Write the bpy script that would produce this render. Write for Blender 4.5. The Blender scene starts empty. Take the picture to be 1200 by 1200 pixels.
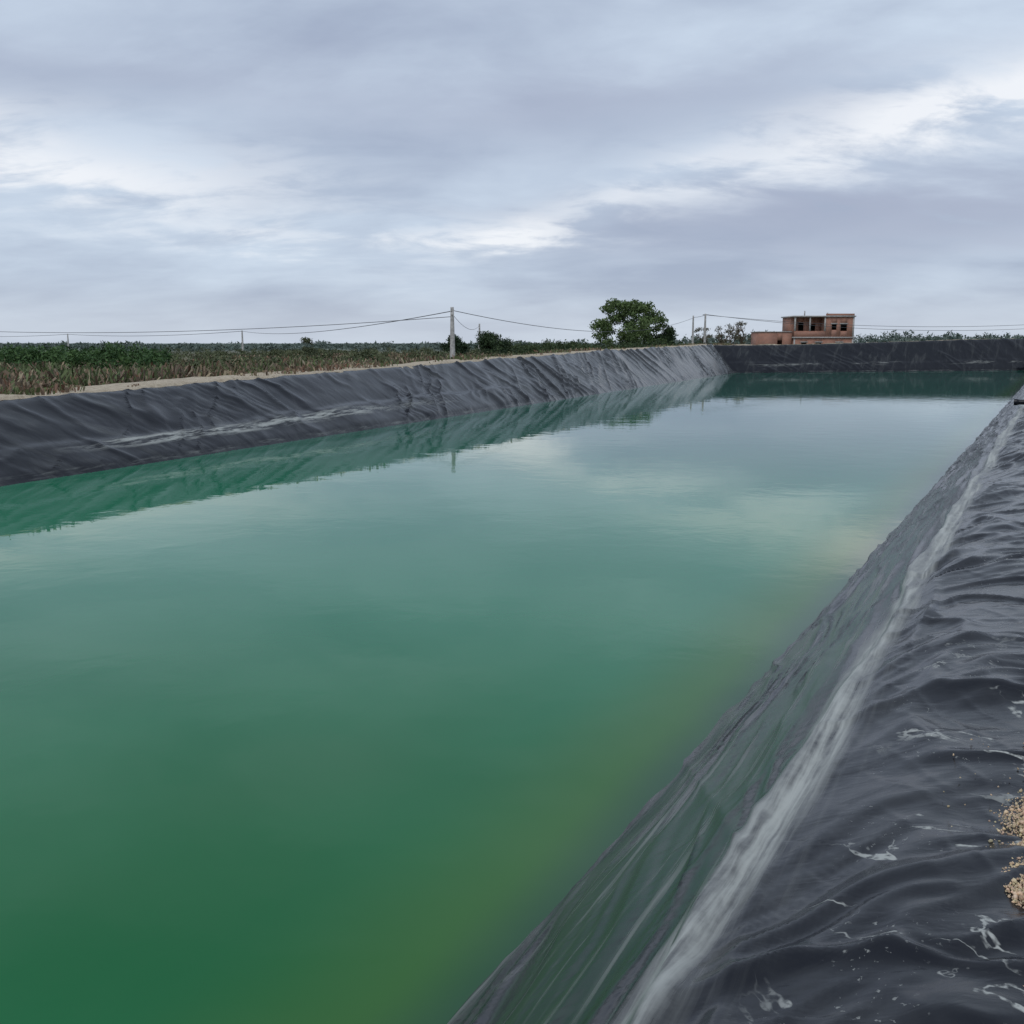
import bpy, math, random
import numpy as np
random.seed(7); rng=np.random.default_rng(11)
scene=bpy.context.scene
EYE=3.4; FIELD=1.5

# ---------------------------------------------------------------- helpers
def smooth(a,b,x):
    t=np.clip((x-a)/(b-a),0,1); return t*t*(3-2*t)
def hsh(ix,iy,seed):
    v=np.sin(ix*127.1+iy*311.7+seed*74.7)*43758.5453
    return v-np.floor(v)
def vn(x,y,seed=0.):
    xi=np.floor(x); yi=np.floor(y); fx=x-xi; fy=y-yi
    fx=fx*fx*fx*(fx*(fx*6-15)+10); fy=fy*fy*fy*(fy*(fy*6-15)+10)
    a=hsh(xi,yi,seed);b=hsh(xi+1,yi,seed);c=hsh(xi,yi+1,seed);d=hsh(xi+1,yi+1,seed)
    return (a*(1-fx)+b*fx)*(1-fy)+(c*(1-fx)+d*fx)*fy
def fbm(x,y,seed=0.,o=4):
    s=0;a=.5;t=0
    for i in range(o):
        s=s+a*vn(x,y,seed+i*3.1); t+=a; x=x*2.03+1.7; y=y*2.03+9.2; a*=.5
    return s/t
def ridge(n,k=2.0,e=.14):
    q=np.sqrt((2*n-1)**2+e*e)-e
    return np.clip(1-q,0,1)**k

def mk(name,verts,faces,mat=None,col=None,uv=None,smoothsh=False,parent=None):
    verts=np.asarray(verts,dtype=np.float32); faces=np.asarray(faces,dtype=np.int32)
    me=bpy.data.meshes.new(name)
    n=faces.shape[1]
    me.vertices.add(len(verts)); me.vertices.foreach_set('co',verts.ravel())
    me.loops.add(faces.size); me.loops.foreach_set('vertex_index',faces.ravel())
    me.polygons.add(len(faces))
    me.polygons.foreach_set('loop_start',np.arange(0,faces.size,n,dtype=np.int32))
    me.polygons.foreach_set('loop_total',np.full(len(faces),n,dtype=np.int32))
    me.update(calc_edges=True)
    if smoothsh: me.polygons.foreach_set('use_smooth',np.ones(len(faces),dtype=bool))
    if col is not None:
        ca=me.color_attributes.new('Col','FLOAT_COLOR','POINT')
        c=np.ones((len(verts),4),dtype=np.float32); c[:,:3]=col
        ca.data.foreach_set('color',c.ravel())
    if uv is not None:
        ul=me.uv_layers.new(name='UVMap')
        ul.data.foreach_set('uv',np.asarray(uv,dtype=np.float32)[faces.ravel()].ravel())
    me.validate()
    ob=bpy.data.objects.new(name,me); scene.collection.objects.link(ob)
    if mat: me.materials.append(mat)
    if parent: ob.parent=parent
    return ob
def empty(name,loc=(0,0,0)):
    e=bpy.data.objects.new(name,None); e.location=loc; scene.collection.objects.link(e); return e
def gridfaces(nr,nc,off=0):
    i=np.arange(nr-1)[:,None]; j=np.arange(nc-1)[None,:]
    a=(i*nc+j).ravel()+off
    return np.stack([a,a+1,a+nc+1,a+nc],1)

# ---------------------------------------------------------------- node helper
class NT:
    def __init__(s,nt): s.nt=nt; s.n=nt.nodes; s.l=nt.links; s.n.clear()
    def new(s,t,**k):
        x=s.n.new(t)
        for a,b in k.items(): setattr(x,a,b)
        return x
    def put(s,sock,v):
        if hasattr(v,'is_linked') or isinstance(v,bpy.types.NodeSocket): s.l.new(v,sock)
        else:
            if isinstance(v,(tuple,list)) and len(v)==3 and sock.type=='RGBA': v=(*v,1)
            sock.default_value=v
    def m(s,op,a,b=0.,c=None,clamp=False):
        x=s.new('ShaderNodeMath',operation=op,use_clamp=clamp)
        s.put(x.inputs[0],a); s.put(x.inputs[1],b)
        if c is not None: s.put(x.inputs[2],c)
        return x.outputs[0]
    def mr(s,v,a,b,c=0.,d=1.,it='SMOOTHSTEP'):
        x=s.new('ShaderNodeMapRange',interpolation_type=it)
        for i,q in enumerate((v,a,b,c,d)): s.put(x.inputs[i],q)
        return x.outputs[0]
    def mix(s,f,a,b,bt='MIX'):
        x=s.new('ShaderNodeMix',data_type='RGBA',blend_type=bt)
        s.put(x.inputs[0],f); s.put(x.inputs[6],a); s.put(x.inputs[7],b); return x.outputs[2]
    def noise(s,vec,scale,detail=4,rough=.5,dist=0.):
        x=s.new('ShaderNodeTexNoise'); s.put(x.inputs['Vector'],vec)
        x.inputs['Scale'].default_value=scale;x.inputs['Detail'].default_value=detail
        x.inputs['Roughness'].default_value=rough;x.inputs['Distortion'].default_value=dist
        return x.outputs['Fac']
    def comb(s,x,y,z=0.):
        c=s.new('ShaderNodeCombineXYZ'); s.put(c.inputs[0],x);s.put(c.inputs[1],y);s.put(c.inputs[2],z); return c.outputs[0]
    def sep(s,v):
        c=s.new('ShaderNodeSeparateXYZ'); s.put(c.inputs[0],v); return c.outputs
    def bump(s,h,strength=.3,dist=.02):
        b=s.new('ShaderNodeBump'); b.inputs['Strength'].default_value=strength; b.inputs['Distance'].default_value=dist
        s.put(b.inputs['Height'],h); return b.outputs[0]
def newmat(name):
    m=bpy.data.materials.new(name); m.use_nodes=True; t=NT(m.node_tree)
    p=t.new('ShaderNodeBsdfPrincipled'); o=t.new('ShaderNodeOutputMaterial'); t.l.new(p.outputs[0],o.inputs[0])
    return m,t,p
def simple(name,col,rough=.8,var=.25,scale=3.,bump=.2):
    m,t,p=newmat(name)
    g=t.new('ShaderNodeTexCoord').outputs['Object']
    n=t.noise(g,scale,6,.6)
    c0=tuple(c*(1-var) for c in col); c1=tuple(min(1,c*(1+var)) for c in col)
    t.put(p.inputs['Base Color'],t.mix(t.mr(n,.3,.7),c0,c1))
    p.inputs['Roughness'].default_value=rough
    t.put(p.inputs['Normal'],t.bump(n,bump,.02))
    return m

# ---------------------------------------------------------------- materials
def liner_mat(kind):
    m,t,p=newmat('black_liner_'+kind)
    u,v,_=t.sep(t.new('ShaderNodeUVMap').outputs[0])
    uvv=t.comb(u,v)
    geo=t.new('ShaderNodeNewGeometry'); px,py,pz=t.sep(geo.outputs['Position'])
    if kind=='right':
        wob=t.m('MULTIPLY',t.m('SUBTRACT',t.noise(t.comb(t.m('MULTIPLY',u,.55),3.),1.,2),.5),.26)
        d=t.m('ABSOLUTE',t.m('ADD',t.m('ADD',v,.86),wob))
        brk=t.noise(t.comb(t.m('MULTIPLY',u,.8),t.m('MULTIPLY',v,24.)),1.,5,.6)
        brk2=t.noise(t.comb(t.m('MULTIPLY',u,5.),t.m('MULTIPLY',v,14.)),1.,5,.65)
        band=t.m('MULTIPLY',t.mr(d,.125,.035),t.mr(t.m('ADD',t.m('MULTIPLY',brk,.7),t.m('MULTIPLY',brk2,.3)),.30,.60))
        halo=t.m('MULTIPLY',t.mr(d,.34,.05),t.m('MULTIPLY',t.mr(brk,.4,.75),.14))
        st=t.noise(t.comb(t.m('ADD',t.m('MULTIPLY',u,.35),t.m('MULTIPLY',v,.8)),t.m('ADD',t.m('MULTIPLY',v,13.),t.m('MULTIPLY',u,.8))),1.,6,.6)
        streak=t.m('MULTIPLY',t.mr(st,.50,.75),t.m('MULTIPLY',t.mr(v,-.85,-1.0),.46))  # pale streaks painted in for the gloss of the plastic slope
        waterln=t.m('MULTIPLY',t.mr(pz,.10,.0),.05)
        n1=t.noise(t.comb(t.m('MULTIPLY',u,1.6),t.m('MULTIPLY',v,1.5),5.),1.,5,.58,.5)
        wid=t.m('MULTIPLY',t.mr(t.noise(uvv,5.,3),.38,.7),.022)
        iso=t.mr(t.m('SUBTRACT',t.m('ABSOLUTE',t.m('SUBTRACT',n1,.50)),wid),.002,-.010)
        iso=t.m('MULTIPLY',iso,t.mr(t.noise(uvv,30.,4,.6),.32,.55))
        area=t.m('MULTIPLY',t.mr(v,-.68,-.42),t.mr(t.noise(uvv,1.1,2),.38,.50))
        near=t.mr(u,6.8,5.0)
        mud=t.m('MULTIPLY',t.m('MULTIPLY',iso,area),t.m('MULTIPLY',near,.9))
        spk=t.m('MULTIPLY',t.mr(t.noise(uvv,38.,3,.6),.62,.70),t.m('MULTIPLY',t.mr(t.noise(uvv,2.3,3),.50,.60),.5))
        spk=t.m('MULTIPLY',spk,t.mr(v,-.7,-.4))
        film=t.m('MULTIPLY',t.mr(t.noise(uvv,1.7,6,.65),.45,.8),.06)
        dust_gloss=t.m('ADD',t.m('ADD',t.m('ADD',t.m('MULTIPLY',band,.80),streak),t.m('ADD',halo,mud)),t.m('ADD',t.m('ADD',spk,film),waterln),clamp=True)  # real dust and mud plus the painted gloss streaks
        fine=t.noise(t.comb(t.m('ADD',t.m('MULTIPLY',u,9.),t.m('MULTIPLY',v,-4.)),t.m('MULTIPLY',v,5.)),1.,4,.5,.6)
    else:
        a=t.noise(t.comb(t.m('MULTIPLY',u,.16),t.m('MULTIPLY',v,2.)),1.,5,.6)
        pos=t.m('ABSOLUTE',t.m('SUBTRACT',v,t.m('ADD',.55,t.m('MULTIPLY',a,.5))))
        br=t.noise(t.comb(t.m('MULTIPLY',u,.7),t.m('MULTIPLY',v,7.)),1.,6,.7)
        if kind=='left':
            rngm=t.m('MULTIPLY',t.mr(u,20.,24.),t.mr(u,42.,35.))
            rngm=t.m('ADD',rngm,t.m('MULTIPLY',t.mr(t.noise(t.comb(t.m('MULTIPLY',u,.08),1.),1.,2),.5,.6),.3),clamp=True)
        else: rngm=t.m('MULTIPLY',t.mr(a,.5,.6),.5)
        stain=t.m('MULTIPLY',t.m('MULTIPLY',t.mr(pos,.26,.03),t.mr(br,.42,.60)),t.m('MULTIPLY',rngm,.9))
        wl=t.m('MULTIPLY',t.mr(t.m('ABSOLUTE',t.m('SUBTRACT',pz,.10)),.10,.02),t.m('MULTIPLY',t.mr(br,.45,.7),.3))
        st=t.noise(t.comb(t.m('ADD',t.m('MULTIPLY',u,1.1),t.m('MULTIPLY',v,1.1)),t.m('MULTIPLY',v,.5)),1.,6,.65,.6)
        streak=t.m('MULTIPLY',t.mr(st,.5,.75),.10)
        grow=t.m('MULTIPLY',t.mr(u,35.,95.),.07) if kind=='left' else 0.
        dust_gloss=t.m('ADD',t.m('ADD',stain,wl),t.m('ADD',streak,grow),clamp=True)
        fine=t.noise(t.comb(t.m('MULTIPLY',u,2.),t.m('MULTIPLY',v,1.2)),1.,5,.5,.5)
    col=t.mix(dust_gloss,(.0055,.0065,.0105),(.47,.48,.44))
    t.put(p.inputs['Base Color'],col)
    t.put(p.inputs['Roughness'],t.m('ADD',t.m('MULTIPLY',dust_gloss,.5),.20))
    p.inputs['Specular IOR Level'].default_value=.38 if kind=='right' else .28
    t.put(p.inputs['Normal'],t.bump(fine,.22,.025 if kind=='right' else .10))
    return m
M_right=liner_mat('right'); M_left=liner_mat('left'); M_far=liner_mat('far')

def ground_mat():
    m,t,p=newmat('field_soil')
    g=t.new('ShaderNodeNewGeometry').outputs['Position']
    vc=t.new('ShaderNodeVertexColor',layer_name='Col').outputs[0]
    s,_,_=t.sep(vc)
    n=t.noise(g,.15,8,.65); n2=t.noise(g,6.,8,.7); n3=t.noise(g,.02,4)
    field=t.mix(t.mr(n,.35,.65),(.15,.11,.07),(.09,.10,.045))
    field=t.mix(t.mr(n3,.4,.6),field,(.13,.13,.065))
    x,y,z=t.sep(g)
    field=t.mix(t.mr(y,120.,400.),field,(.16,.20,.17))  # far field greyed: aerial haze put into the soil colour
    sand=t.mix(t.mr(n2,.3,.7),(.36,.29,.20),(.58,.49,.36))
    mask=t.mr(t.m('ADD',s,t.m('MULTIPLY',t.m('SUBTRACT',t.noise(g,1.2,6,.6),.5),.9)),.4,.6)
    t.put(p.inputs['Base Color'],t.mix(mask,field,sand)); p.inputs['Roughness'].default_value=.95
    t.put(p.inputs['Normal'],t.bump(n2,.8,.08)); return m
M_ground=ground_mat()

def gravel_mat():
    m,t,p=newmat('tan_gravel')
    g=t.new('ShaderNodeNewGeometry').outputs['Position']
    vc=t.new('ShaderNodeVertexColor',layer_name='Col').outputs[0]
    n=t.noise(g,90.,6,.7)
    t.put(p.inputs['Base Color'],t.mix(1.,vc,t.mix(n,(.75,.75,.75),(1.15,1.15,1.15)),'MULTIPLY'))
    p.inputs['Roughness'].default_value=.9
    t.put(p.inputs['Normal'],t.bump(n,.5,.003)); return m
M_gravel=gravel_mat()

def leafmat(name):
    m,t,p=newmat(name)
    vc=t.new('ShaderNodeVertexColor',layer_name='Col').outputs[0]
    t.put(p.inputs['Base Color'],vc); p.inputs['Roughness'].default_value=.7
    p.inputs['Specular IOR Level'].default_value=.25
    return m
M_leaf=leafmat('foliage')
M_bark=simple('bark',(.12,.09,.065),.9,.4,8.)
M_conc=simple('concrete',(.46,.44,.41),.85,.25,5.)
M_wire=simple('wire',(.09,.09,.095),.6,.1,5.)

# ---------------------------------------------------------------- pond geometry
W=np.array([(-10.7,-15.),(66.6,131.),(25.6,119.),(-28.1,-15.)])
R=[1.55,3.2,2.9,3.0]
def sidevec(i):
    a=W[i];b=W[(i+1)%4]; d=(b-a)/np.linalg.norm(b-a); n=np.array([d[1],-d[0]])
    c=W.mean(0)
    if np.dot(n,(a+b)/2-c)<0: n=-n
    if i==2: d=-d
    return a,b,d,n
S=[sidevec(i) for i in range(4)]
def corners(offs):
    out=[]
    for i in range(4):
        a0,b0,d0,n0=S[i-1]; a1,b1,d1,n1=S[i]
        A=np.array([n0,n1]); rhs=np.array([np.dot(n0,a0)+offs[i-1],np.dot(n1,a1)+offs[i]])
        out.append(np.linalg.solve(A,rhs))
    return out
def rimz(i,x,y):
    if i==0: return 1.55+2.45*smooth(50,131,y)
    if i==2: return np.interp(y,[-15,28,44,54.5,78,119],[1.72,1.90,2.2,2.38,2.77,3.2])
    if i==1: return 3.2+.8*smooth(27,68,x)
    return 1.55+.17*smooth(-12,-28,x)

a,b,d,n=S[0]; L=np.linalg.norm(b-a); s0=np.dot(a,d)
sl=[s0]; 
while sl[-1]<s0+L:
    s=sl[-1]; sl.append(s+(.12 if s<-1.5 else .015*max(1,abs(s)/7)))
sl=np.array(sl); sl[-1]=s0+L
T0=(sl-s0)/L
def build_side(i,T,ws,mat,name):
    a,b,d,n=S[i]
    X=np.zeros((len(ws),len(T)));Y=X.copy();Z=X.copy();U=X.copy();V=X.copy()
    ND=np.zeros((len(ws),len(T),3))
    for r,w in enumerate(ws):
        c=corners([w*q for q in R]); p0=c[i]; p1=c[(i+1)%4]
        P=p0[None]*(1-T[:,None])+p1[None]*T[:,None]
        X[r]=P[:,0];Y[r]=P[:,1]
        rz=rimz(i,P[:,0],P[:,1])
        if i==0:
            if w<=1: z=rz*w
            else:
                pp=-.86+(w-1)*1.55; z=rz+.13*np.sin(min(1,(pp+.86)/.86)*math.pi/2)-max(0,pp-.02)*.12
            z=z-.045*np.exp(-((w-1)/.09)**2)
        else:
            z=rz*w if w<=1 else rz-(w-1)*4.*rz*.5
            z=z-.05*np.exp(-((w-1)/.05)**2)
        Z[r]=z
        U[r]=P@d; V[r]=P@n-(0 if i==0 else np.dot(n,a))
        k=.62*float(1-smooth(.93,1.1,w))
        ND[r,:,0]=-n[0]*k; ND[r,:,1]=-n[1]*k; ND[r,:,2]=math.sqrt(1-k*k)
    fade=np.minimum(smooth(0,.012,T),smooth(1,.988,T))[None,:]
    if i==0:
        crest=smooth(-1.02,-.62,V)
        wp=(fbm(U*.8,V*1.4,3.,3)-.5)*1.3
        ph=U-.53*V+1.0*np.maximum(0,-V-.15)**2+wp*.42
        amp=.30+1.2*smooth(.3,.7,fbm(U*.9,V*1.5,61.,2))
        f1=ridge(vn(ph*2.7,V*.9+U*.1,5.),1.5,.1); f2=ridge(vn(ph*7.0+3,V*1.4,8.),2.2,.16); f3=vn(ph*1.1,V*.6,2.)
        f4=ridge(vn(ph*1.9+V*.9,V*1.1,15.),8.,.10)
        f5=ridge(vn(U*4.+V*5.,V*3.-U,17.),4.)
        f6=ridge(vn(ph*4.0-V*1.6,V*1.6,19.),6.,.14)
        D=crest*(.050*f1*amp+.020*f2*amp*vn(U*1.3,V*2,4.)*1.5+.038*f3+.032*f4+.010*f6*amp+.004*f5-.04)
        sl_=1-crest
        q=V+.055*U+(fbm(U*.35,V*.8,13.,3)-.5)*.5
        g1=ridge(vn(q*5.,U*.28,21.),2.5); g2=ridge(vn(q*12.+.3*U,U*.5,23.),3.); g3=vn(q*2.,U*.15,25.)
        q2=V*1.2+.45*U
        g4=ridge(vn(q2*3.,V*.7+U*.2,33.),4.)
        D+=sl_*(.038*g1+.018*g2+.03*g3-.03+.014*g4)
        wb=(vn(U*.55,U*0+3,41.)-.5)*.14
        D+=.05*np.exp(-((V+.88+wb)/.045)**2)*(0.5+vn(U*.8,U*0,42.))+.03*np.exp(-((V+.72+wb*1.4)/.03)**2)*vn(U*.7,U*0,48.)
        D+=.02*np.exp(-((V+1.10+wb)/.025)**2)*vn(U*1.1,U*0,45.)
    else:
        wp=(fbm(U*.25,V*.4,3.+i,4)-.5)*3.0
        q=U+V*.7+wp; q2=U*1.0-V*1.5-wp*.8
        am=.15+1.3*smooth(.38,.70,fbm(U*.14,V*.25,71.,3))
        am2=.15+1.3*smooth(.38,.70,fbm(U*.17,V*.3,81.,3))
        D=.12*am*ridge(vn(q*.8,V*.3,6.),4.)+.10*am2*ridge(vn(q2*1.1,V*.3,9.),5.)+.04*ridge(vn(q*2.9,V*.5,10.),3.)*am2
        D+=.14*(fbm(U*.2,V*.5,12.,3)-.5)
        fl=.95+.25*(fbm(U*.15,U*0,91.,3)-.5)*2
        D+=.16*smooth(fl+.25,fl,V)*smooth(-.1,.3,V)*(smooth(15,20,U)*smooth(62,45,U) if i==2 else .5)
        D*=.8*smooth(-.2,.25,V)*((.42+.68*smooth(20,60,U)) if i==2 else .5)
    D*=fade
    P=np.stack([X,Y,Z],-1)+ND*D[...,None]
    return P.reshape(-1,3),gridfaces(len(ws),len(T)),np.stack([U,V],-1).reshape(-1,2)
liner=empty('pond_liner')
wsR=np.concatenate([[-1.2,-.6,-.2],np.arange(-.06,1.80,.012)])
wsO=np.concatenate([[-1.2,-.6,-.2],np.linspace(-.06,1.02,44),[1.05,1.1,1.16]])
for i,(T,ws,mt,nm) in enumerate([(T0,wsR,M_right,'right_bank_sheet'),
        (np.linspace(0,1,330),wsO,M_far,'far_bank_sheet'),
        (np.linspace(0,1,1300),wsO,M_left,'left_bank_sheet'),
        (np.linspace(0,1,120),wsO,M_far,'near_bank_sheet')]):
    v,f,uv=build_side(i,T,ws,mt,nm)
    mk(nm,v,f,mt,uv=uv,smoothsh=True,parent=liner)
c=corners([-1.2*q for q in R]); zb=[-1.2*rimz(0,*c[0]),-1.2*4.0,-1.2*3.2,-1.2*1.72]
mk('pond_bed',[(c[k][0],c[k][1],zb[k]) for k in range(4)],[(0,1,2,3)],M_far,uv=[(0,0)]*4,parent=liner)

# ---------------------------------------------------------------- water
def water_mat():
    m,t,p=newmat('green_water')
    g=t.new('ShaderNodeNewGeometry').outputs['Position']
    x,y,z=t.sep(g)
    a,b,d,n=S[0]
    pr=t.m('ADD',t.m('MULTIPLY',x,float(n[0])),t.m('MULTIPLY',y,float(n[1])))
    dist=t.m('SUBTRACT',float(np.dot(n,a)),pr)
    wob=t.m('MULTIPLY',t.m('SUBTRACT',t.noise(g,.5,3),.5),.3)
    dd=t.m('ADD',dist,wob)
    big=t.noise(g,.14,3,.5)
    deep_refl=t.mix(t.mr(big,.35,.65),(.0,.122,.026),(.0,.155,.044))
    deep_refl=t.mix(t.mr(y,6.,16.),deep_refl,(.0,.190,.080))  # mid-pond body colour brightened, standing in for reflected sky
    deep_refl=t.mix(t.mr(y,18.,45.),deep_refl,(.0,.125,.068))  # far body colour darkened to deepen the bank's reflection
    c=t.mix(t.mr(dd,.2,1.6),(.040,.150,.028),deep_refl)
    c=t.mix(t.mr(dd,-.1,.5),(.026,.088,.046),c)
    t.put(p.inputs['Base Color'],c)
    p.inputs['IOR'].default_value=1.333; p.inputs['Roughness'].default_value=.025
    p.inputs['Specular IOR Level'].default_value=.42
    n1=t.noise(g,.9,3,.5,.3); n2=t.noise(g,5.,3,.5)
    patch=t.mr(t.noise(g,.06,2),.4,.65)
    h=t.m('ADD',t.m('MULTIPLY',n1,.0040),t.m('MULTIPLY',t.m('MULTIPLY',n2,.0011),patch))
    bm=t.new('ShaderNodeBump'); bm.inputs['Strength'].default_value=1.; bm.inputs['Distance'].default_value=1.
    t.put(bm.inputs['Height'],h); t.put(p.inputs['Normal'],bm.outputs[0])
    return m
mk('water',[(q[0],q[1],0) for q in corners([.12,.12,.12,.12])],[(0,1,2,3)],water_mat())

# ---------------------------------------------------------------- ground sheet with pond hole
base=[2.71,3.2*1.02,2.9*1.0,3.0*1.02]
O=[0,.18,.4,.7,1.1,1.6,2.2,3.2,4.5,6,8,11,15,20,28,40,60,90,140,220,400,800,1800,5000]
NSEG=500
rows=[];cols=[]
for oi,o in enumerate(O):
    cs=corners([bb+o for bb in base]); ring=[];sc=[]
    for i in range(4):
        p0=cs[i];p1=cs[(i+1)%4]
        T=np.linspace(0,1,NSEG,endpoint=False)
        P=p0[None]*(1-T[:,None])+p1[None]*T[:,None]
        c0=corners([bb for bb in base]); q0=c0[i];q1=c0[(i+1)%4]
        Q=q0[None]*(1-T[:,None])+q1[None]*T[:,None]
        rz=rimz(i,Q[:,0],Q[:,1])
        if i==0: rz=rz+.06
        nz=fbm(P[:,0]*.9,P[:,1]*.9,77.,4)-.5
        nz2=fbm(P[:,0]*.25,P[:,1]*.25,79.,3)-.5
        hi=.03 if i==2 else -.03
        if oi==0: hi=-.14
        top=rz+hi+(.20*nz+.12*nz2)*min(1,o/.4+.0)*(1 if i!=0 else .3)
        k=smooth(.9,6.5,o); fz=FIELD+.25*nz*min(1,o/10)*(1 if o<200 else 0)
        Zr=top*(1-k)+fz*k
        if oi<3 and i==2:
            P=P+S[2][3][None]*((fbm(Q[:,0]*1.1,Q[:,1]*1.1,33.,4)-.55)*.55*np.minimum(1,np.minimum(T,1-T)*60))[:,None]
        ring.append(np.column_stack([P,Zr])); sc.append(np.full(NSEG,float(1-smooth(.9,2.8,o)) if i!=1 else .5*(1-float(smooth(1,3,o)))))
    rows.append(np.vstack(ring)); cols.append(np.concatenate(sc))
nc=4*NSEG; V=np.vstack(rows); C=np.concatenate(cols)
fi=[]
for r in range(len(O)-1):
    j=np.arange(nc); j2=(j+1)%nc
    fi.append(np.stack([r*nc+j,(r+1)*nc+j,(r+1)*nc+j2,r*nc+j2],1))
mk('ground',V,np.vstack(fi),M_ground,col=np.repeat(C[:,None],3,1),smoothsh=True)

# ---------------------------------------------------------------- gravel beside the liner, near right
d0=S[0][2]; n0=S[0][3]
def gedge(s):
    tip=np.exp(-(np.abs(s-3.42)/.17)**2)*.085
    return .075+.03*(fbm(s*9,s*0+1,90.,4)-.5)*2-.105*np.exp(-(np.abs(s-3.68)/.50)**4)-tip-.09*(1-smooth(2.80,2.98,s))
ss=np.arange(-4,16,.03); ps=np.arange(-.3,1.6,.03)
Sg,Pg=np.meshgrid(ss,ps)
mask=smooth(-.02,.07,Pg-gedge(Sg))
Zg=1.62+.085*mask+.02*(fbm(Sg*5,Pg*5,31.,4)-.5)*mask+.02*fbm(Sg,Pg,3.,2)-.08*(1-mask)
Pp=Sg[...,None]*d0+Pg[...,None]*n0
gv=np.dstack([Pp,Zg]).reshape(-1,3)
gcol=np.array([.60,.45,.28])[None]*(.75+.5*fbm(Sg*9,Pg*9,12.,3).reshape(-1,1))
gobj=empty('gravel')
mk('gravel_bed',gv,gridfaces(len(ps),len(ss)),M_gravel,col=gcol,smoothsh=True,parent=gobj)
ph=(1+5**.5)/2
ico=np.array([(-1,ph,0),(1,ph,0),(-1,-ph,0),(1,-ph,0),(0,-1,ph),(0,1,ph),(0,-1,-ph),(0,1,-ph),(ph,0,-1),(ph,0,1),(-ph,0,-1),(-ph,0,1)])/1.9
icf=np.array([(0,11,5),(0,5,1),(0,1,7),(0,7,10),(0,10,11),(1,5,9),(5,11,4),(11,10,2),(10,7,6),(7,1,8),(3,9,4),(3,4,2),(3,2,6),(3,6,8),(3,8,9),(4,9,5),(2,4,11),(6,2,10),(8,6,7),(9,8,1)])
N=90000
near_=rng.random(N)<.88
s_=np.where(near_,rng.uniform(2.2,4.8,N),rng.uniform(-3,14,N)); p_=np.where(near_,rng.uniform(-.3,.5,N),rng.uniform(-.3,1.3,N))
e_=gedge(s_); keep=(p_>e_+np.abs(rng.normal(0,.035,N))*np.sign(rng.random(N)-.35)+.004)
stray=rng.random(N)<.0015
keep=keep|(stray&(p_>-.3))
s_=s_[keep];p_=p_[keep];e_=e_[keep];n_=len(s_)
mk_=smooth(-.02,.07,p_-e_)
rad=rng.gamma(2.,.0009,n_)+.0016
zz=1.650+.068*mk_+rad*.3+.010*rng.random(n_)*mk_
zz=np.maximum(zz,1.69)
cen=np.column_stack([s_[:,None]*d0+p_[:,None]*n0,zz])
vv=ico[None]*(1+rng.uniform(-.35,.35,(n_,12,1)))*rad[:,None,None]*rng.uniform(.6,1.4,(n_,1,3))
vv=vv+cen[:,None]
ff=icf[None]+np.arange(n_)[:,None,None]*12
pc=np.array([.70,.53,.34])[None]*rng.uniform(.55,1.2,(n_,1))*(1+rng.uniform(-.08,.08,(n_,3)))
mk('pebbles',vv.reshape(-1,3),ff.reshape(-1,3),M_gravel,col=np.repeat(pc,12,0),parent=gobj)

# ---------------------------------------------------------------- foliage tools
def leaves(blobs,n,size,c0,c1,shell=.55,elong=1.6,flat=0.):
    B=np.array(blobs,dtype=float); vol=B[:,3]*B[:,4]*B[:,5]; pr=vol**.8; pr/=pr.sum()
    k=rng.choice(len(B),n,p=pr)
    dr=rng.normal(size=(n,3)); dr/=np.linalg.norm(dr,axis=1)[:,None]
    r=rng.random(n)**shell*rng.uniform(.82,1.12,n)
    P=B[k,:3]+dr*r[:,None]*B[k,3:6]
    t1=rng.normal(size=(n,3)); t1/=np.linalg.norm(t1,axis=1)[:,None]
    t2=np.cross(t1,rng.normal(size=(n,3))); t2/=np.linalg.norm(t2,axis=1)[:,None]
    sz=size*rng.uniform(.5,1.4,n)[:,None]
    q=np.stack([P-t1*sz*elong,P-t2*sz*.6,P+t1*sz*elong,P+t2*sz*.6],1)
    cl=rng.random(len(B))[k]
    f=np.clip(.55*rng.random(n)+.45*cl,0,1)[:,None]
    col=np.array(c0)[None]*(1-f)+np.array(c1)[None]*f
    return q.reshape(-1,3),np.arange(n*4).reshape(-1,4),np.repeat(col,4,0)
def tubes(segs,nsides=5):
    V=[];F=[];o=0
    for (a,b,ra,rb) in segs:
        a=np.array(a,float);b=np.array(b,float);d=b-a;d/=np.linalg.norm(d)+1e-9
        h=np.array([0,0,1.]) if abs(d[2])<.9 else np.array([1.,0,0]); u=np.cross(d,h);u/=np.linalg.norm(u);w=np.cross(d,u)
        for c,r in ((a,ra),(b,rb)):
            for k in range(nsides):
                an=2*math.pi*k/nsides; V.append(c+r*(math.cos(an)*u+math.sin(an)*w))
        for k in range(nsides): F.append((o+k,o+(k+1)%nsides,o+nsides+(k+1)%nsides,o+nsides+k))
        o+=2*nsides
    return np.array(V),np.array(F)
def limbs(p,d,l,r,depth,out,spread=.55,kids=3):
    p=np.array(p,float);d=np.array(d,float);d/=np.linalg.norm(d)
    q=p+d*l*.5+rng.normal(0,.04*l,3); e=q+(d+rng.normal(0,.12,3))*l*.5
    out.append((p,q,r,r*.82)); out.append((q,e,r*.82,r*.62))
    if depth==0: return
    for _ in range(kids):
        nd=d+rng.normal(0,spread,3); nd[2]+=.18
        limbs(e if rng.random()<.6 else q,nd,l*rng.uniform(.6,.82),r*.58,depth-1,out,spread,kids)
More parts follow.
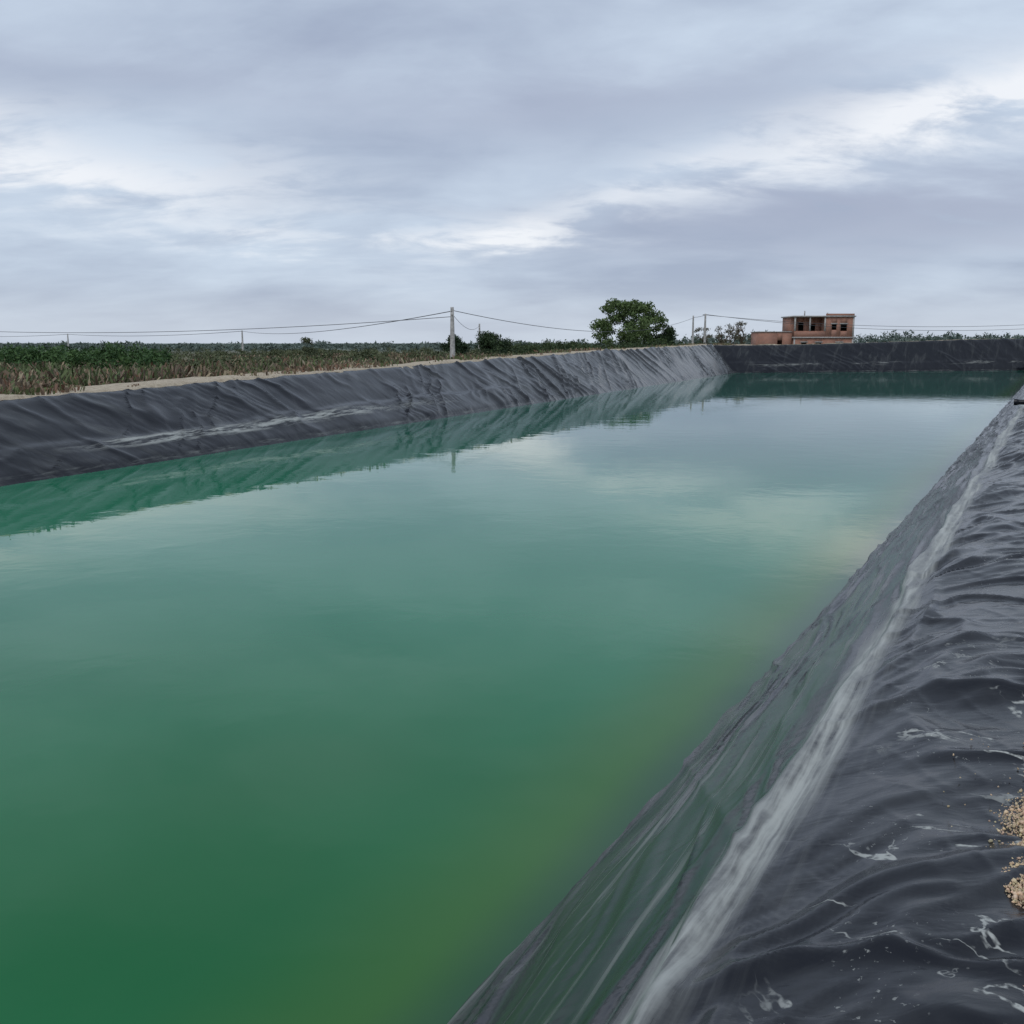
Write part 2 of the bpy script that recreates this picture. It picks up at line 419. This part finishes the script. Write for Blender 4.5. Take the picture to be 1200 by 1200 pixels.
def tree(name,x,y,w,h,c0,c1,n=9000,leaf=.09,nb=26,trunkh=.25,bare=False,sr=(.08,.17)):
    e=empty(name); segs=[]; z0=FIELD-.1
    limbs((x,y,z0),(rng.normal(0,.06),rng.normal(0,.06),1),h*(.34 if bare else trunkh+.08),h*.035,4 if bare else 3,segs,.5 if bare else .55,3)
    v,f=tubes(segs); mk('trunk_and_limbs',v,f,M_bark,parent=e)
    if n>0:
        bl=[]
        for _ in range(nb):
            an=rng.uniform(0,2*math.pi); rr=rng.random()**.6*.42*w; zz=rng.random()
            k=math.sqrt(max(.05,1-(2*zz-1)**2*.85)) if zz>.45 else .95
            s=rng.uniform(*sr)*w
            bl.append((x+math.cos(an)*rr*k,y+math.sin(an)*rr*k,z0+h*(trunkh+ (1-trunkh)*zz*.88)-.0,s,s,s*.62))
        v,f,c=leaves(bl,n,leaf,c0,c1); mk('crown',v,f,M_leaf,col=c,parent=e)
    return e
def shrubmass(name,items,n,leaf,c0,c1,per=5):
    bl=[]
    for (x,y,w,h) in items:
        for _ in range(per):
            s=rng.uniform(.22,.4)*w; hh=rng.uniform(.15,.8)
            bl.append((x+rng.normal(0,.22)*w,y+rng.normal(0,.22)*w,FIELD+h*hh*.8,s,s,h*.27))
    v,f,c=leaves(bl,n,leaf,c0,c1); return mk(name,v,f,M_leaf,col=c)

tree('broadleaf_tree',20.2,178,15.8,10.0,(.045,.085,.028),(.17,.23,.085),n=15000,leaf=.17,nb=105,trunkh=.06,sr=(.045,.11))
tree('evergreen_tree',27.4,182,5.6,5.2,(.02,.04,.018),(.05,.08,.03),n=6000,leaf=.15,nb=30,trunkh=.05,sr=(.14,.24))
tree('evergreen_tree',-6.3,112,3.0,3.0,(.02,.04,.018),(.045,.075,.03),n=4000,leaf=.09,nb=24,trunkh=.0,sr=(.16,.26))
tree('evergreen_tree',-2.2,118,4.4,3.3,(.02,.04,.018),(.05,.08,.03),n=5000,leaf=.1,nb=26,trunkh=.0,sr=(.16,.26))
for (x,y,h) in [(37,182,6.2),(41.5,188,6.6),(39,184,5.4),(34,186,5.0)]:
    tree('bare_tree',x,y,4.6,h,(.10,.10,.06),(.16,.14,.09),n=700,leaf=.09,nb=14,trunkh=.25,bare=True)
tree('young_tree',-19.5,100,2.0,2.7,(.06,.08,.04),(.12,.13,.07),n=1600,leaf=.07,nb=16,trunkh=.0,sr=(.16,.28))

# dark green orchard rows, left
items=[]
for row,(yy,x0,x1) in enumerate([(60,-60,-20.4),(65,-62,-21.8),(71,-66,-24.2),(78,-70,-27.)]):
    x=x0
    while x<x1:
        items.append((x+rng.normal(0,.2),yy+rng.normal(0,.4),rng.uniform(1.6,2.3),rng.uniform(1.8,2.45))); x+=rng.uniform(.8,1.3)
shrubmass('orchard_shrub_row',items,60000,.085,(.022,.060,.018),(.09,.16,.05))
items=[]
for _ in range(460):
    y=rng.uniform(62,175); x=rng.uniform(-.34*y, .13*y)
    if x>-17+.40*(y-25.6)-7: continue
    items.append((x,y,rng.uniform(.9,2.6),rng.uniform(.5,1.65)))
shrubmass('wild_shrubs',items,50000,.085,(.04,.06,.028),(.15,.16,.08),4)
items=[]
for _ in range(150):
    y=rng.uniform(112,185); x=y*rng.uniform(-.035,.20)
    if x>-17+.40*(y-25.6)-6: continue
    items.append((x,y,rng.uniform(1.4,3.),rng.uniform(1.6,3.1)))
shrubmass('dark_shrubs',items,34000,.1,(.022,.044,.02),(.08,.11,.04),5)
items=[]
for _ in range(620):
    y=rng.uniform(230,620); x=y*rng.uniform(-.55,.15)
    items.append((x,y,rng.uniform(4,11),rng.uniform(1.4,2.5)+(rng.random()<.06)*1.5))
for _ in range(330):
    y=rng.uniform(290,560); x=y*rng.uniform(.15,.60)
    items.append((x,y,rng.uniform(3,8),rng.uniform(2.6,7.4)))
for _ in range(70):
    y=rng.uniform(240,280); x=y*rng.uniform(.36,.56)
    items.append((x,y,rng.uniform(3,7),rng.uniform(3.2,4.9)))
shrubmass('distant_trees',items,80000,.36,(.075,.11,.09),(.17,.20,.17),4)  # greyed leaf colours carry the distance haze

# dry weeds on the field side of the left bank
a2,b2,d2,n2=S[2]
base2=np.dot(n2,W[3])
N=170000
s_=15+135*rng.random(N)**1.3; o_=.4+rng.random(N)**1.1*34
xy=s_[:,None]*d2+(base2+2.9+o_)[:,None]*n2
dens=fbm(xy[:,0]*.35,xy[:,1]*.35,5.,4)
thr=rng.uniform(.28,.60,N)+.17*(1-smooth(.5,2.2,o_))
k=dens>thr; k&=xy[:,1]>18
xy=xy[k];dens=dens[k];o_=o_[k];n_=len(xy)
grow=smooth(.8,5,o_)
hh=(.10+.50*rng.random(n_)**1.6)*(.25+.75*grow)*(.5+1.1*smooth(.4,.68,dens))
kslope=smooth(.9,6.5,o_); rz=rimz(2,xy[:,0],xy[:,1]); gz=(rz+.03)*(1-kslope)+FIELD*kslope-.08
lean=rng.normal(0,.45,(n_,2))*hh[:,None]; wd=rng.uniform(.012,.045,n_)
an=rng.uniform(0,math.pi,n_); wv=np.column_stack([np.cos(an),np.sin(an)])*wd[:,None]
hh=hh+.06
Va=np.column_stack([xy-wv,gz]);Vb=np.column_stack([xy+wv,gz])
Vc=np.column_stack([xy+lean+wv*1.2,gz+hh]);Vd=np.column_stack([xy+lean-wv*1.2,gz+hh*.93])
vv=np.stack([Va,Vb,Vc,Vd],1).reshape(-1,3)
pal=np.array([(.27,.20,.13),(.19,.135,.095),(.35,.29,.19),(.11,.14,.055),(.23,.13,.085),(.13,.165,.07)])
zone=fbm(xy[:,0]*.12,xy[:,1]*.12,8.,3)
ci=np.where(rng.random(n_)<.18+smooth(.42,.6,zone)*.5,rng.choice([3,5],n_),rng.choice([0,1,2,4,1],n_))
colr=pal[ci]*rng.uniform(.5,1.25,(n_,1))
mk('dry_weeds',vv,np.arange(n_*4).reshape(-1,4),M_leaf,col=np.repeat(colr,4,0))
items=[]
for _ in range(760):
    s=rng.uniform(22,120); o=rng.uniform(4.0,32); q=s*d2+(base2+2.9+o)*n2
    items.append((q[0],q[1],rng.uniform(.5,1.5),rng.uniform(.35,.95)))
shrubmass('leafy_weeds',items,52000,.05,(.08,.07,.04),(.24,.20,.11),3)

# ---------------------------------------------------------------- poles and wires
def pole(x,y,top,wid=.26,crossarm=False):
    e=empty('utility_pole'); z0=FIELD-.3
    V=[];F=[]
    N_=6
    for k in range(N_+1):
        f=k/N_; r=wid*.5*(1-.45*f); z=z0+(top-z0)*f
        for sx,sy in ((-1,-1),(1,-1),(1,1),(-1,1)): V.append((x+sx*r,y+sy*r*.8,z))
    for k in range(N_):
        for j in range(4): F.append((k*4+j,k*4+(j+1)%4,k*4+4+(j+1)%4,k*4+4+j))
    F.append((N_*4,N_*4+1,N_*4+2,N_*4+3))
    mk('post',V,F,M_conc,parent=e)
    if crossarm:
        v,f=tubes([((x-.45,y,top-.18),(x+.45,y,top-.18),.045,.045)],6); mk('crossarm',v,f,M_wire,parent=e)
    ins=[((x+dx,y-.12,top-.28),(x+dx,y-.12,top-.08),.05,.035) for dx in ((-.05,) if not crossarm else (-.4,.4))]
    ins+=[((x,y+wid*.2,top-.6),(x,y-.22,top-.6),.03,.04)]
    v,f=tubes(ins,8); mk('insulator',v,f,M_conc,parent=e)
pole(-4.36,76,5.98,.42)
pole(-4.35,139,5.95,.36)
pole(-55.3,213,5.95,.40)
pole(-124,290,5.95,.42)
pole(30.8,177,8.0,.40)
pole(33.4,180,8.4,.46,True)
pole(125,210,8.8,.3)
def wire(a,b,sag,r=.02,n=28):
    a=np.array(a,float);b=np.array(b,float);pts=[]
    for k in range(n+1):
        t=k/n; p=a*(1-t)+b*t; p[2]-=sag*4*t*(1-t); pts.append(p)
    return [(pts[k],pts[k+1],r,r) for k in range(n)]
w=[]
w+=wire((-4.36,76,5.7),(-55.3,213,5.8),1.0,.03)
w+=wire((-55.3,213,5.8),(-124,290,5.8),.7,.045)
w+=wire((-124,290,5.8),(-210,380,6.5),.7,.05)
w+=wire((-4.36,76,5.75),(30.8,177,7.6),1.9,.024)
w+=wire((-4.36,76,5.5),(-4.35,139,5.7),.8,.02)
w+=wire((30.8,177,7.7),(33.4,180,8.2),.1,.03)
w+=wire((33.0,180,8.22),(125,210,8.6),2.0,.032)
w+=wire((33.8,180,8.22),(125,210,8.0),2.4,.032)
w+=wire((-4.36,76,5.3),(-75,118,5.6),1.1,.022)
v,f=tubes(w,4); mk('power_lines',v,f,M_wire)

# ---------------------------------------------------------------- unfinished brick house
def brick_mat(c1=(.46,.20,.125),c2=(.36,.155,.10)):
    m,t,p=newmat('red_hollow_brick')
    g=t.new('ShaderNodeTexCoord').outputs['Object']; x,y,z=t.sep(g)
    b=t.new('ShaderNodeTexBrick'); t.put(b.inputs['Vector'],t.comb(t.m('ADD',x,y),z))
    b.inputs['Scale'].default_value=1.; b.inputs['Brick Width'].default_value=.42; b.inputs['Row Height'].default_value=.24
    b.inputs['Mortar Size'].default_value=.018
    b.inputs['Color1'].default_value=(*c1,1);b.inputs['Color2'].default_value=(*c2,1);b.inputs['Mortar'].default_value=(.34,.29,.25,1)
    n=t.noise(g,.9,6,.6)
    t.put(p.inputs['Base Color'],t.mix(t.mr(n,.3,.7,0,.5),b.outputs[0],(.28,.155,.115)))
    p.inputs['Roughness'].default_value=.9; return m
M_brick=brick_mat(); M_dark=simple('dark_interior',(.02,.018,.016),.9,.1)
def boxes(name,lst,mat,parent):
    V=[];F=[]
    for (x0,x1,y0,y1,z0,z1) in lst:
        o=len(V)
        for z in (z0,z1):
            V+= [(x0,y0,z),(x1,y0,z),(x1,y1,z),(x0,y1,z)]
        F+=[(o,o+3,o+2,o+1),(o+4,o+5,o+6,o+7)]+[(o+j,o+(j+1)%4,o+4+(j+1)%4,o+4+j) for j in range(4)]
    return mk(name,V,F,mat,parent=parent)
H=empty('brick_house',(70.6,260,FIELD-.9)); H.scale=(1.24,1.3,1.34)
def wallx(x0,x1,y,z0,z1,holes,th=.25):
    out=[];xs=x0
    for (a,b,c,d) in sorted(holes):
        out.append((xs,a,y,y+th,z0,z1)); 
        if c>z0: out.append((a,b,y,y+th,z0,c))
        if d<z1: out.append((a,b,y,y+th,d,z1))
        xs=b
    out.append((xs,x1,y,y+th,z0,z1)); return out
bx=[]
bx+=wallx(0,12,0,0,3.0,[(1.5,2.6,0,2.2),(4.4,5.6,1.0,2.2),(8.6,9.8,1.0,2.2)])
bx+=[(0,.25,.25,9,0,3.0),(11.75,12,.25,9,0,3.0),(.25,11.75,8.75,9,0,3.0)]
bx+=wallx(6.3,12,0,3.22,6.9,[(7.5,8.5,4.5,5.6),(9.3,10.6,4.3,5.6)])
bx+=[(11.75,12,.25,9,3.22,6.9),(6.3,6.55,.25,9,3.22,6.9),(6.55,11.75,8.75,9,3.22,6.9)]
bx+=wallx(.02,6.28,.02,3.22,4.3,[])
bx+=wallx(.0,6.28,3.0,3.22,6.9,[(1.6,2.7,3.22,5.9),(3.9,5.1,4.3,5.6)])
bx+=[(0,.25,3.25,9,3.22,6.9),(.25,6.3,8.75,9,3.22,6.9)]
bx+=[(6.3,12,0,.2,7.12,7.5),(11.8,12,.2,9,7.12,7.5)]
boxes('brick_walls',bx,M_brick,H)
boxes('floor_and_roof_slabs',[(-.25,12.2,-.25,9.2,3.0,3.22),(-.3,12.25,-.3,9.25,6.9,7.12)],M_conc,H)
boxes('columns',[(-.01,.27,-.02,.27,4.3,6.9),(3.0,3.25,-.02,.24,4.3,6.9),(6.0,6.29,-.04,.24,4.3,6.9),(11.7,12.03,-.03,.22,3.22,6.9),(11.7,12.03,-.03,.22,0,3.0),(-.03,.25,-.03,.22,0,3.0),
   (2.,2.2,.5,.7,7.12,8.0),(9.,9.2,8.,8.2,7.12,7.9)],M_conc,H)
boxes('interior_shade_panels',[(.3,11.7,4.2,4.4,0,2.98),(6.6,11.7,3.2,3.4,3.25,6.88),(.3,6.2,5.2,5.4,3.25,6.88)],M_dark,H)  # near-black panels behind the openings, painting the shade of the rooms
boxes('window_lintels',[(1.3,2.8,-.03,.1,2.2,2.36),(4.2,5.8,-.03,.1,2.2,2.36),(8.4,10.,-.03,.1,2.2,2.36),(7.3,8.7,-.03,.1,5.6,5.76),(9.1,10.8,-.03,.1,5.6,5.76)],M_conc,H)
wy=[]
wy+=wallx(-7.,-.3,.6,0,4.1,[(-3.2,-2.2,1.6,2.6)],.25); wy+=[(-7,-6.75,.85,7,0,4.1),(-6.75,-.3,6.75,7,0,4.1)]
boxes('low_wing_walls',wy,M_brick,H)
boxes('low_wing_roof',[(-7.15,-.3,.45,7.15,4.1,4.24)],M_conc,H)

# black outlet pipe lying across the crest
pp=np.array([13.9,28.2]); zc=1.78
pc=empty('outlet_pipe')
def pt(k,z): q=pp+n0*k; return (q[0],q[1],z)
v,f=tubes([(pt(-.05,zc+.02),pt(.9,zc+.05),.07,.07),(pt(-.12,zc+.02),pt(-.05,zc+.02),.09,.09),(pt(-.05,zc+.02),pt(.0,zc+.02),.09,.075)],16)
mk('pipe_barrel',v,f,M_far,uv=np.zeros((len(v),2)),smoothsh=True,parent=pc)
v,f=tubes([(pt(-.121,zc+.02),pt(-.06,zc+.02),.06,.05)],16); mk('pipe_bore',v,f,M_dark,parent=pc)

# ---------------------------------------------------------------- world : overcast sky
wd=bpy.data.worlds.new('World'); scene.world=wd; wd.use_nodes=True
t=NT(wd.node_tree)
out=t.new('ShaderNodeOutputWorld'); bg=t.new('ShaderNodeBackground'); t.l.new(bg.outputs[0],out.inputs[0])
sun_el=math.radians(50); sun_az=math.radians(205)
sk=t.new('ShaderNodeTexSky'); sk.sky_type='NISHITA'; sk.sun_disc=False; sk.sun_elevation=sun_el; sk.sun_rotation=sun_az
g=t.new('ShaderNodeTexCoord').outputs['Generated']; x,y,z=t.sep(g)
zc_=t.m('ADD',t.m('MAXIMUM',z,0.),.24)
cu=t.m('DIVIDE',x,zc_); cv=t.m('DIVIDE',y,zc_)
nA=t.noise(t.comb(t.m('ADD',cu,t.m('MULTIPLY',cv,.15)),t.m('MULTIPLY',cv,1.5)),1.5,6,.5,.35)
nB=t.noise(t.comb(t.m('ADD',cu,7.),cv,3.),.9,3,.5,.3)
nC=t.noise(t.comb(cu,t.m('MULTIPLY',cv,1.7),9.),3.6,6,.58,.3)
def streak(x0,z0,k,wx,wz,amp,lo=.36,hi=.62):
    dx=t.m('SUBTRACT',x,x0); dz=t.m('SUBTRACT',t.m('SUBTRACT',z,z0),t.m('MULTIPLY',dx,k))
    dz=t.m('ADD',dz,t.m('MULTIPLY',t.m('SUBTRACT',nA,.5),.09))
    dz=t.m('ADD',dz,t.m('MULTIPLY',t.m('SUBTRACT',nC,.5),.05))
    e=t.m('ADD',t.m('POWER',t.m('DIVIDE',t.m('ABSOLUTE',dx),wx),2.),t.m('POWER',t.m('DIVIDE',t.m('ABSOLUTE',dz),wz),2.))
    gss=t.m('EXPONENT',t.m('MULTIPLY',e,-1.))
    gss=t.m('MULTIPLY',gss,t.m('GREATER_THAN',y,0.))
    return t.m('MULTIPLY',t.m('MULTIPLY',gss,t.mr(nC,lo,hi)),amp)
br=streak(-.42,.155,-.12,.20,.032,1.0)
for a_ in [(.34,.185,.20,.24,.026,.85),(-.01,.105,.03,.085,.012,.85),(-.22,.10,-.02,.14,.010,.4),(.12,.155,.35,.16,.015,.3),(.42,.215,.1,.10,.03,.7)]:
    br=t.m('ADD',br,streak(*a_))
dk=t.m('ADD',streak(.34,.115,.05,.26,.035,.75,.15,.45),streak(-.30,.225,.0,.35,.03,.35,.15,.5))
dk=t.m('ADD',dk,streak(.10,.215,.1,.22,.03,.45,.15,.5))
shade=t.m('ADD',t.m('MULTIPLY',t.mr(nA,.32,.68),.6),t.m('MULTIPLY',t.mr(nB,.35,.65),.4))
shade=t.m('ADD',shade,t.m('MULTIPLY',t.m('SUBTRACT',nC,.5),.7),clamp=True)
base_c=t.mix(shade,(3.45,4.05,5.3),(5.7,6.6,7.8))
base_c=t.mix(dk,base_c,(3.55,3.9,5.1))
base_c=t.mix(t.mr(z,.0,.07,.6,0.),base_c,(5.7,6.2,7.0))
base_c=t.mix(t.m('MINIMUM',br,.95),base_c,(8.4,8.6,9.0))
fin=t.mix(.94,sk.outputs[0],base_c)
t.put(bg.inputs[0],fin); bg.inputs[1].default_value=.109

sun=bpy.data.lights.new('sun','SUN'); sun.energy=.9; sun.angle=math.radians(30); sun.color=(1,.98,.95)
so=bpy.data.objects.new('sun',sun); scene.collection.objects.link(so)
from mathutils import Vector
dv=Vector((math.sin(sun_az)*math.cos(sun_el),math.cos(sun_az)*math.cos(sun_el),math.sin(sun_el)))
so.rotation_euler=dv.to_track_quat('Z','Y').to_euler(); so.location=(0,0,50)

# ---------------------------------------------------------------- camera
cam=bpy.data.cameras.new('camera'); cam.sensor_width=36; cam.lens=36; cam.clip_start=.05; cam.clip_end=9000
co=bpy.data.objects.new('camera',cam); scene.collection.objects.link(co)
co.location=(0,0,EYE); co.rotation_euler=(math.radians(90-9.37),0,0)
scene.camera=co
scene.view_settings.view_transform='Standard'; scene.view_settings.look='None'; scene.view_settings.exposure=0
